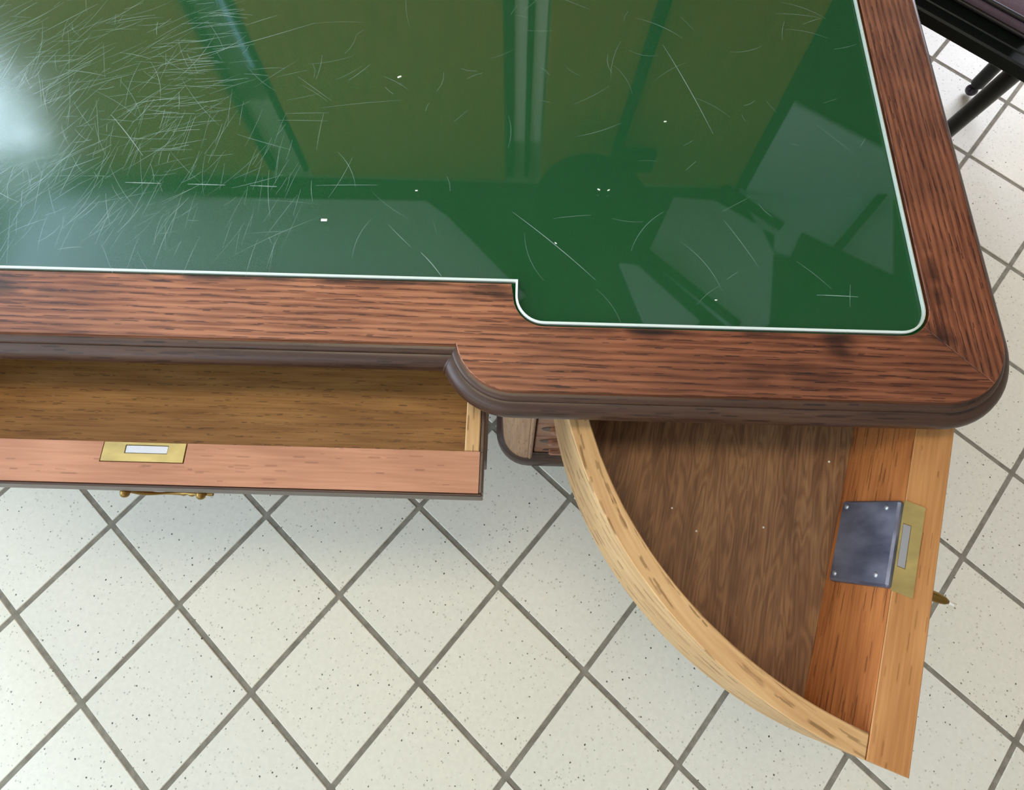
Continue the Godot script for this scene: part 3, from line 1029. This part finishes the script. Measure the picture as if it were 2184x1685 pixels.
func build_corner_drawer(desk: Node3D) -> void:
	var P0 := Vector2(1.2954, -0.2095)      # on the inner face of the front board
	var e := Vector2(-0.3357, 0.942).normalized()
	var n := Vector2(0.942, 0.3357).normalized()
	var pivot := Vector2(1.337, -0.312)
	var O := desk_at
	var e3 := Vector3(e.x, 0, e.y)
	var th := 0.038
	var s1 := 0.313
	var s0 := -0.095
	var y1 := 0.700
	# front board, standing on edge
	var a := P0 + e * s0
	var c := P0 + e * s1
	var b := grained(e3)
	b.prism(PackedVector2Array([a, c, c + n * th, a + n * th]), 0.508, y1, 0.0009, true, false)
	var f := obj("corner_drawer", b, mats.orange, desk, O)
	f.set_meta("label", "quarter-round corner drawer swung out on its right-hand end")
	# lining on the inner face: it slopes inwards towards the bottom
	var slope_in := 0.031
	var y_low := 0.604
	var li := grained(e3, Vector2(0.2, 0.1))
	var t0 := Mb.at(a - n * 0.0004, y1 - 0.0012)
	var t1 := Mb.at(P0 + e * 0.3115 - n * 0.0004, y1 - 0.0012)
	var b0 := Mb.at(a - n * slope_in, y_low)
	var b1 := Mb.at(P0 + e * 0.3035 - n * slope_in, y_low)
	var c0 := Mb.at(a - n * 0.0004, y_low)
	var c1 := Mb.at(P0 + e * 0.3115 - n * 0.0004, y_low)
	li.quad(t0, t1, b1, b0, Vector3(-n.x, 0.3, -n.y))
	li.quad(b0, b1, c1, c0, Vector3.DOWN)
	li.quad(c0, c1, t1, t0, Vector3(n.x, 0, n.y))
	li.tri(t0, b0, c0, -e3)
	li.tri(t1, b1, c1, e3)
	obj("inner_lining", li, mats.red, f, O).set_meta("label", "reddish brown sloping inner face of the front board")
	# curved side
	var R1 := 0.424
	var R0 := 0.402
	var meet := func(r: float) -> float:        # angle at which a circle about the pivot meets the front board
		var w := P0 - n * 0.0006 - pivot
		var k := w.dot(e)
		var s := -k + sqrt(maxf(0.0, k * k - w.length_squared() + r * r))
		var q := w + e * s
		return rad_to_deg(atan2(q.y, q.x))
	var q := PackedVector2Array()
	q.append_array(arc(pivot, R1, 180.0, meet.call(R1), 40))
	q.append_array(arc(pivot, R0, meet.call(R0), 180.0, 40))
	var ca := Mb.new()
	ca.prism(q, 0.532, y1, 0.001)
	# grain follows the curve
	for k in ca.v.size():
		var w := Vector2(ca.v[k].x, ca.v[k].z) - pivot
		var ang := atan2(w.y, w.x)
		var across := w.length() if absf(ca.n[k].y) > 0.5 else ca.v[k].y * 0.3
		ca.t[k] = Vector2(ang * 0.41 / 0.5, across / 0.25 + ang * 0.09)
	obj("curved_side", ca, mats.pale, f, O).set_meta("label", "pale bent oak side with open grain on its edge")
	# bottom board
	var bo := PackedVector2Array()
	var m_in := func(r: float) -> float:
		var w := P0 - n * (slope_in - 0.001) - pivot
		var k := w.dot(e)
		var q2 := w + e * (-k + sqrt(k * k - w.length_squared() + r * r))
		return rad_to_deg(atan2(q2.y, q2.x))
	bo.append_array(arc(pivot, R0 - 0.0005, 180.0, m_in.call(R0 - 0.0005), 30))
	bo.append(P0 + e * s0 - n * (slope_in - 0.001))
	bo.append(Vector2(1.20, -0.312))
	var bb := grained(Vector3(-0.25, 0, 1))
	bb.prism(bo, 0.594, 0.606, 0.0008, true, false)
	obj("bottom_board", bb, mats.dark_board, f, O).set_meta("label", "dark brown oak bottom board")
	# lock box on the inner face, brass plate on the top edge
	var l0 := 0.079
	var l1 := 0.165
	var mid := (l0 + l1) / 2
	var Bf := Basis(e3, Vector3.UP, Vector3(e3).cross(Vector3.UP))
	var down := (b0 - t0).normalized()
	var face := e3.cross(down).normalized()
	if face.y < 0.0:
		face = -face
	var Bs := Basis(e3, -down, e3.cross(-down))
	var on := func(s: float, d: float, h: float) -> Vector3:
		return Mb.at(P0 + e * s - n * 0.0004, y1 - 0.0012) + down * d + face * h
	var lb := Mb.new()
	lb.box(on.call(mid, 0.0435, 0.0022), Vector3(l1 - l0, 0.087, 0.0075), 0.0022, Bs)
	obj("lock_case", lb, mats.lock_steel, f, O).set_meta("label", "dark steel lock case screwed to the inner face")
	for sc in [[l1 - 0.010, 0.017], [l1 - 0.007, 0.078], [l0 + 0.008, 0.017], [l0 + 0.007, 0.078]]:
		var sb := Mb.new()
		sb.lathe(on.call(sc[0], sc[1], 0.0058), face, PackedVector2Array([Vector2(0.0030, 0.0), Vector2(0.0028, 0.0010), Vector2(0.0016, 0.0017), Vector2(0.0, 0.0019)]), 12)
		obj("screw", sb, mats.steel, f, O)
	# brass plate made of four strips around the slot, steel bolt inside
	var bp0 := l0 - 0.0015
	var bp1 := l1 + 0.0015
	var br := Mb.new()
	var w0 := -0.0105
	var w1 := 0.0195
	var k0 := mid - 0.022
	var k1 := mid + 0.021
	var v0 := 0.0005
	var v1 := 0.0088
	for r in [[bp0, k0, -0.0012, w1], [k1, bp1, -0.0012, w1], [k0, k1, -0.0012, v0], [k0, k1, v1, w1]]:
		var m: Vector2 = P0 + e * ((r[0] + r[1]) / 2) + n * ((r[2] + r[3]) / 2)
		br.box(Vector3(m.x, 0.7004, m.y), Vector3(r[1] - r[0], 0.0016, r[3] - r[2]), 0.0, Bf)
	obj("lock_plate", br, mats.brass, f, O).set_meta("label", "brass lock plate on the top edge")
	var bt := Mb.new()
	var mb := P0 + e * ((k0 + k1) / 2) + n * ((v0 + v1) / 2)
	bt.box(Vector3(mb.x, 0.7001, mb.y), Vector3(k1 - k0 - 0.001, 0.0016, v1 - v0 - 0.0006), 0.0004, Bf)
	obj("lock_bolt", bt, mats.steel, f, O)
	# brass handle standing off the outer face
	var hs := 0.148
	var hp := P0 + e * hs + n * th
	var hd := Mb.new()
	hd.lathe(Vector3(hp.x, 0.655, hp.y), Vector3(n.x, 0, n.y), PackedVector2Array([Vector2(0.0, 0.0), Vector2(0.010, 0.0), Vector2(0.009, 0.002), Vector2(0.0058, 0.004), Vector2(0.0054, 0.024), Vector2(0.004, 0.032), Vector2(0.0018, 0.036), Vector2(0.0, 0.0365)]), 16)
	obj("handle_post", hd, mats.old_brass, f, O)

func build_glass(desk: Node3D) -> void:
	var g := root_at("glass_sheet", Vector3(MID, 0.764, -0.64))
	tag(g, "scratched clear glass sheet with pale ground edges lying on the green desk top", "glass")
	var O := g.position
	var outline := whole(recess_half(0.0))
	var inset := 0.0025
	var top := Mb.offset(outline, -inset)
	var b := Mb.new()
	b.prism(top, 0.7640, 0.7698, 0.0, true)
	for k in b.t.size():
		b.t[k] = Vector2((b.v[k].x - (MID - 1.0)) / 2.0, (b.v[k].z + 1.1) / 1.0)
	obj("pane", b, mats.glass, g, O)
	var r := Mb.new()
	r.sweep(outline, PackedVector2Array([Vector2(-inset + 0.0002, 0.7699), Vector2(-0.0012, 0.7696), Vector2(0.0, 0.7685), Vector2(0.0, 0.7640), Vector2(-inset + 0.0002, 0.7640)]))
	obj("ground_edge", r, mats.ground, g, O).set_meta("label", "pale ground edge of the glass")
	build_scratches(g, O)

# hairline scratches: slivers of scored glass lying in the top face of the sheet
func build_scratches(g: Node3D, O: Vector3) -> void:
	var rng := RandomNumberGenerator.new()
	rng.seed = 42
	var b := Mb.new()
	var y := 0.76993
	var line := func(p: Vector2, dir: float, ln: float, bend: float, w: float):
		var steps := maxi(2, int(ln / 0.008))
		var q := p
		var a := dir
		for k in steps:
			var d := Vector2(cos(a), sin(a))
			var nx := q + d * (ln / steps)
			var wk := w * (0.35 + 0.65 * sin(PI * (k + 0.5) / steps))
			var s := Vector2(-d.y, d.x) * wk * 0.5
			b.quad(Vector3(q.x - s.x, y, q.y - s.y), Vector3(nx.x - s.x, y, nx.y - s.y), Vector3(nx.x + s.x, y, nx.y + s.y), Vector3(q.x + s.x, y, q.y + s.y), Vector3.UP)
			q = nx
			a += bend / steps
	var poly := Mb.offset(whole(recess_half(0.0)), -0.02)
	# arcs swept by forearms, densest at the left and turning about the writer's elbow
	for k in 760:
		var p := Vector2(rng.randfn(0.30, 0.13), rng.randfn(-0.50, 0.12))
		if not Geometry2D.is_point_in_polygon(p, poly): continue
		var about := p - Vector2(0.62, -0.20)
		var base := about.angle() + PI / 2 + rng.randfn(0.0, 0.35)
		if rng.randf() < 0.3: base = rng.randfn(1.45, 0.35)
		var fineness := rng.randf()
		line.call(p, base, rng.randf_range(0.012, 0.07) * (0.5 + fineness), rng.randf_range(-0.5, 0.3), 0.00022 + 0.00028 * pow(rng.randf(), 3.0))
	# short strokes side by side near the middle
	for k in 60:
		line.call(Vector2(rng.randfn(0.455, 0.02), rng.randf_range(-0.74, -0.48)), rng.randfn(-0.12, 0.1), rng.randf_range(0.02, 0.07), rng.randf_range(-0.2, 0.2), rng.randf_range(0.00025, 0.00055))
	# bundles of upright strokes
	for k in 70:
		var at_x: float = [0.44, 0.50, 0.56, 0.61][k % 4]
		line.call(Vector2(rng.randfn(at_x, 0.016), rng.randf_range(-0.56, -0.37)), rng.randfn(1.75, 0.14), rng.randf_range(0.015, 0.06), rng.randf_range(-0.2, 0.2), rng.randf_range(0.0002, 0.00036))
	# loose ones over the whole sheet
	for k in 110:
		var p := Vector2(rng.randf_range(0.35, 1.27), rng.randf_range(-0.78, -0.31))
		if not Geometry2D.is_point_in_polygon(p, poly): continue
		line.call(p, rng.randf_range(0, TAU), rng.randf_range(0.008, 0.07), rng.randf_range(-0.8, 0.8), rng.randf_range(0.0002, 0.0004))
	# the ones that stand out
	for s in [[Vector2(0.763, -0.368), 0.77, 0.036, 0.2, 0.0008], [Vector2(1.183, -0.331), 0.0, 0.043, 0.05, 0.0008], [Vector2(0.385, -0.535), 0.78, 0.075, 0.1, 0.0008], [Vector2(0.425, -0.4445), 0.0, 0.04, 0.0, 0.0011], [Vector2(0.495, -0.4445), 0.0, 0.042, 0.0, 0.0011], [Vector2(0.565, -0.4445), 0.0, 0.03, 0.0, 0.0008], [Vector2(0.40, -0.60), -0.33, 0.22, -0.1, 0.0006], [Vector2(1.04, -0.66), 1.15, 0.14, 0.1, 0.0007], [Vector2(0.86, -0.42), 0.66, 0.12, 0.12, 0.0007]]:
		line.call(s[0], s[1], s[2], s[3], s[4])
	var o := obj("scratches", b, mats.scratch, g, O)
	o.set_meta("kind", "stuff")

# ---------------------------------------------------------------- chair
func build_chair() -> void:
	var corner := Vector2(1.757, -0.905)
	var u := Vector2(-0.77, -0.64).normalized()
	var v := Vector2(0.64, -0.77).normalized()
	var P := func(a: float, c: float, y: float) -> Vector3:
		var q := corner + u * a + v * c
		return Vector3(q.x, y, q.y)
	var base: Vector3 = P.call(0.2, 0.18, 0.0)
	var ch := root_at("metal_chair", base)
	tag(ch, "black tubular metal chair with a mauve padded seat beside the desk's right edge", "chair")
	var B := Basis(Vector3(u.x, 0, u.y), Vector3.UP, Vector3(u.x, 0, u.y).cross(Vector3.UP))
	# seat frame: four square rails
	var fr := Mb.new()
	var W := 0.40
	var D := 0.36
	for r in [[W / 2, 0.0, W + 0.03, 0.03], [W / 2, D, W + 0.03, 0.03]]:
		fr.box(P.call(r[0], r[1], 0.435), Vector3(r[2], 0.032, 0.03), 0.0035, B)
	fr.box(P.call(W / 2, D / 2, 0.447), Vector3(W - 0.02, 0.012, D - 0.02), 0.002, B)
	for r in [[0.0, D / 2], [W, D / 2]]:
		fr.box(P.call(r[0], r[1], 0.435), Vector3(0.03, 0.032, D - 0.03), 0.006, B)
	obj("seat_frame", fr, mats.black_metal, ch, base)
	# legs, a little splayed, on ball feet
	var feet := [P.call(0.03, 0.052, 0.0), Vector3(1.942, 0, -1.178), P.call(W - 0.01, D, 0.0), P.call(W - 0.01, 0.01, 0.0)]
	feet[0] = Vector3(1.751, 0, -0.967)
	var tops := [P.call(0.012, 0.008, 0.42), P.call(0.01, D - 0.005, 0.42), P.call(W - 0.005, D - 0.005, 0.42), P.call(W - 0.005, 0.005, 0.42)]
	for k in 4:
		var ft: Vector3 = feet[k]
		var tp: Vector3 = tops[k]
		var d := (tp - ft).normalized()
		var lg := Mb.new()
		lg.tube(PackedVector3Array([ft + d * 0.036, ft + d * 0.042, tp]), [0.012, 0.0155, 0.0165], 16)
		var l := obj("leg", lg, mats.black_metal, ch, base)
		var bl := Mb.new()
		var pr := PackedVector2Array()
		for s in 11:
			var an := PI * s / 10.0
			pr.append(Vector2(0.0145 * sin(an), 0.0145 - 0.0145 * cos(an)))
		bl.lathe(ft + Vector3(0, 0.0005, 0) + d * 0.004, d, pr, 16)
		bl.tube(PackedVector3Array([ft + d * 0.026, ft + d * 0.037]), 0.007, 10)
		obj("foot", bl, mats.plastic, l, base)
	# cushion with two lines of piping
	var cu := Mb.new()
	cu.cover = Vector2(0.2, 0.2)
	var poly := PackedVector2Array()
	for q in [[0.035, 0.04], [W - 0.035, 0.04], [W - 0.035, D - 0.02], [0.035, D - 0.02]]:
		poly.append(corner + u * q[0] + v * q[1])
	if not Geometry2D.is_polygon_clockwise(poly): poly.reverse()
	cu.sweep(poly, PackedVector2Array([Vector2(-0.05, 0.4955), Vector2(-0.02, 0.494), Vector2(-0.006, 0.49), Vector2(0.0, 0.484), Vector2(0.002, 0.470), Vector2(-0.004, 0.456), Vector2(-0.02, 0.452)]))
	cu.prism(Mb.offset(poly, -0.05), 0.452, 0.4955, 0.0, false)
	var cush := obj("cushion", cu, mats.cushion, ch, base)
	for y in [0.4885, 0.459]:
		var pi := Mb.new()
		var ring := Mb.offset(poly, 0.0)
		var pts := PackedVector3Array()
		for k in 5:
			pts.append(Mb.at(ring[k % 4], y))
		for k in 4:
			pi.tube(PackedVector3Array([pts[k], pts[k + 1]]), 0.005, 8)
		obj("piping", pi, mats.piping, cush, base)
	# backrest behind, out of the picture
	var bk := Mb.new()
	for a in [0.03, W - 0.03]:
		bk.tube(PackedVector3Array([P.call(a, D, 0.44), P.call(a, D + 0.03, 0.6), P.call(a, D + 0.07, 0.85)]), 0.0125, 12)
	for y in [0.66, 0.84]:
		bk.tube(PackedVector3Array([P.call(0.03, D + 0.03 + (y - 0.6) * 0.16, y), P.call(W - 0.03, D + 0.03 + (y - 0.6) * 0.16, y)]), 0.0115, 12)
	obj("backrest", bk, mats.black_metal, ch, base)

# ---------------------------------------------------------------- crumbs
func build_crumbs() -> void:
	var rng := RandomNumberGenerator.new()
	rng.seed = 9
	for s in [[0.654, -0.4035, 0.7700, 0.0042], [0.718, -0.60, 0.7700, 0.003], [0.956, -0.451, 0.77, 0.002], [0.967, -0.4505, 0.77, 0.0018], [0.752, -0.4435, 0.77, 0.0018], [1.036, -0.545, 0.77, 0.002], [0.908, -0.383, 0.77, 0.0016], [1.076, -0.322, 0.77, 0.0016]]:
		var b := Mb.new()
		var r: float = s[3]
		b.box(Vector3(s[0], s[2] + 0.0007, s[1]), Vector3(r * 1.6, 0.0010, r * 0.7), 0.0003, Basis(Vector3.UP, rng.randf_range(-0.6, 0.6) if r < 0.004 else 0.0))
		var o := obj("crumb", b, mats.crumb)
		if r > 0.004:
			o.name = "paper_fleck"
			tag(o, "largest white fleck lying on the glass, short and straight", "fleck")
		else:
			tag(o, "tiny pale crumb lying on the glass of the desk", "crumb", "pale crumbs on the glass")
	for s in [[1433, 1084], [1628, 1125], [1768, 985], [1485, 1133]]:
		var f := CAM_UP.cross(CAM_RIGHT)
		var d: Vector3 = CAM_RIGHT * ((s[0] - PPX) / FOCAL) - CAM_UP * ((s[1] - PPY) / FOCAL) + f
		var p: Vector3 = CAM + d * ((0.606 - CAM.y) / d.y)
		var b := Mb.new()
		b.lathe(p, Vector3.UP, PackedVector2Array([Vector2(0.0011, 0.0), Vector2(0.0013, 0.0008), Vector2(0.0008, 0.0018), Vector2(0.0, 0.0022)]), 8)
		tag(obj("crumb", b, mats.crumb), "tiny pale crumb lying on the dark bottom of the corner drawer", "crumb", "pale crumbs in the corner drawer")
	var fl := Mb.new()
	var ff := CAM_UP.cross(CAM_RIGHT)
	var dd := CAM_RIGHT * ((2029.0 - PPX) / FOCAL) - CAM_UP * ((1289.0 - PPY) / FOCAL) + ff
	var pp := CAM + dd * (-CAM.y / dd.y)
	fl.box(Vector3(pp.x, 0.0016, pp.z), Vector3(0.009, 0.002, 0.004), 0.0005, Basis(Vector3.UP, -0.4))
	tag(obj("paper_scrap", fl, mats.crumb), "white scrap on the floor tiles right of the corner drawer", "scrap")

# ---------------------------------------------------------------- scene
func _ready() -> void:
	var cam := Camera3D.new()
	cam.name = "camera"
	cam.projection = Camera3D.PROJECTION_FRUSTUM
	cam.near = 0.05
	cam.far = 60.0
	cam.size = cam.near * 1685.0 / FOCAL
	cam.frustum_offset = Vector2((1092.0 - PPX) / FOCAL, -(842.5 - PPY) / FOCAL) * cam.near
	cam.transform = Transform3D(Basis(CAM_RIGHT, CAM_UP, CAM_RIGHT.cross(CAM_UP)).orthonormalized(), CAM)
	add_child(cam)
	cam.current = true

	var env := Environment.new()
	env.background_mode = Environment.BG_SKY
	var sky := Sky.new()
	var sm := ProceduralSkyMaterial.new()
	sm.sky_top_color = rgb8(150, 185, 225)
	sm.sky_horizon_color = rgb8(214, 226, 238)
	sm.ground_bottom_color = rgb8(120, 118, 110)
	sm.ground_horizon_color = rgb8(190, 195, 196)
	sm.sky_energy_multiplier = 1.0
	sm.ground_energy_multiplier = 1.0
	sky.sky_material = sm
	env.sky = sky
	env.background_energy_multiplier = 2.5
	env.tonemap_mode = Environment.TONE_MAPPER_LINEAR
	env.tonemap_exposure = 1.0
	env.sdfgi_enabled = true
	env.ssao_enabled = true
	env.ssil_enabled = true
	var we := WorldEnvironment.new()
	we.name = "environment"
	we.environment = env
	add_child(we)

	# daylight through the three windows
	daylight(Vector3(LEFT_X - 0.02, 1.82, 0.6), Vector3.RIGHT, Vector2(2.4, 1.95), 9.3, Color(0.82, 0.92, 1.0))
	daylight(Vector3(-1.65, 1.875, BACK_Z - 0.02), Vector3.BACK, Vector2(1.0, 1.85), 10.0, Color(0.84, 0.93, 1.0))
	daylight(Vector3(-0.55, 1.95, FRONT_Z + 0.02), Vector3.FORWARD, Vector2(2.2, 1.7), 1.2, Color(1.0, 0.96, 0.88))
	var ll := AreaLight3D.new()
	ll.name = "luminaire_light"
	ll.area_size = Vector2(1.2, 0.3)
	ll.light_energy = 1.75
	ll.light_color = Color(1.0, 0.92, 0.78)
	ll.area_range = 12.0
	ll.shadow_enabled = true
	add_child(ll, true)
	ll.look_at_from_position(LUMINAIRE, LUMINAIRE + Vector3.DOWN, Vector3.FORWARD)
	daylight(Vector3(2.35, 0.75, BACK_Z - 0.02), Vector3.BACK, Vector2(0.7, 0.9), 2.1, Color(0.93, 0.94, 1.0))

	build_materials()
	build_floor()
	build_room()
	build_desk()
	build_chair()
	build_crumbs()
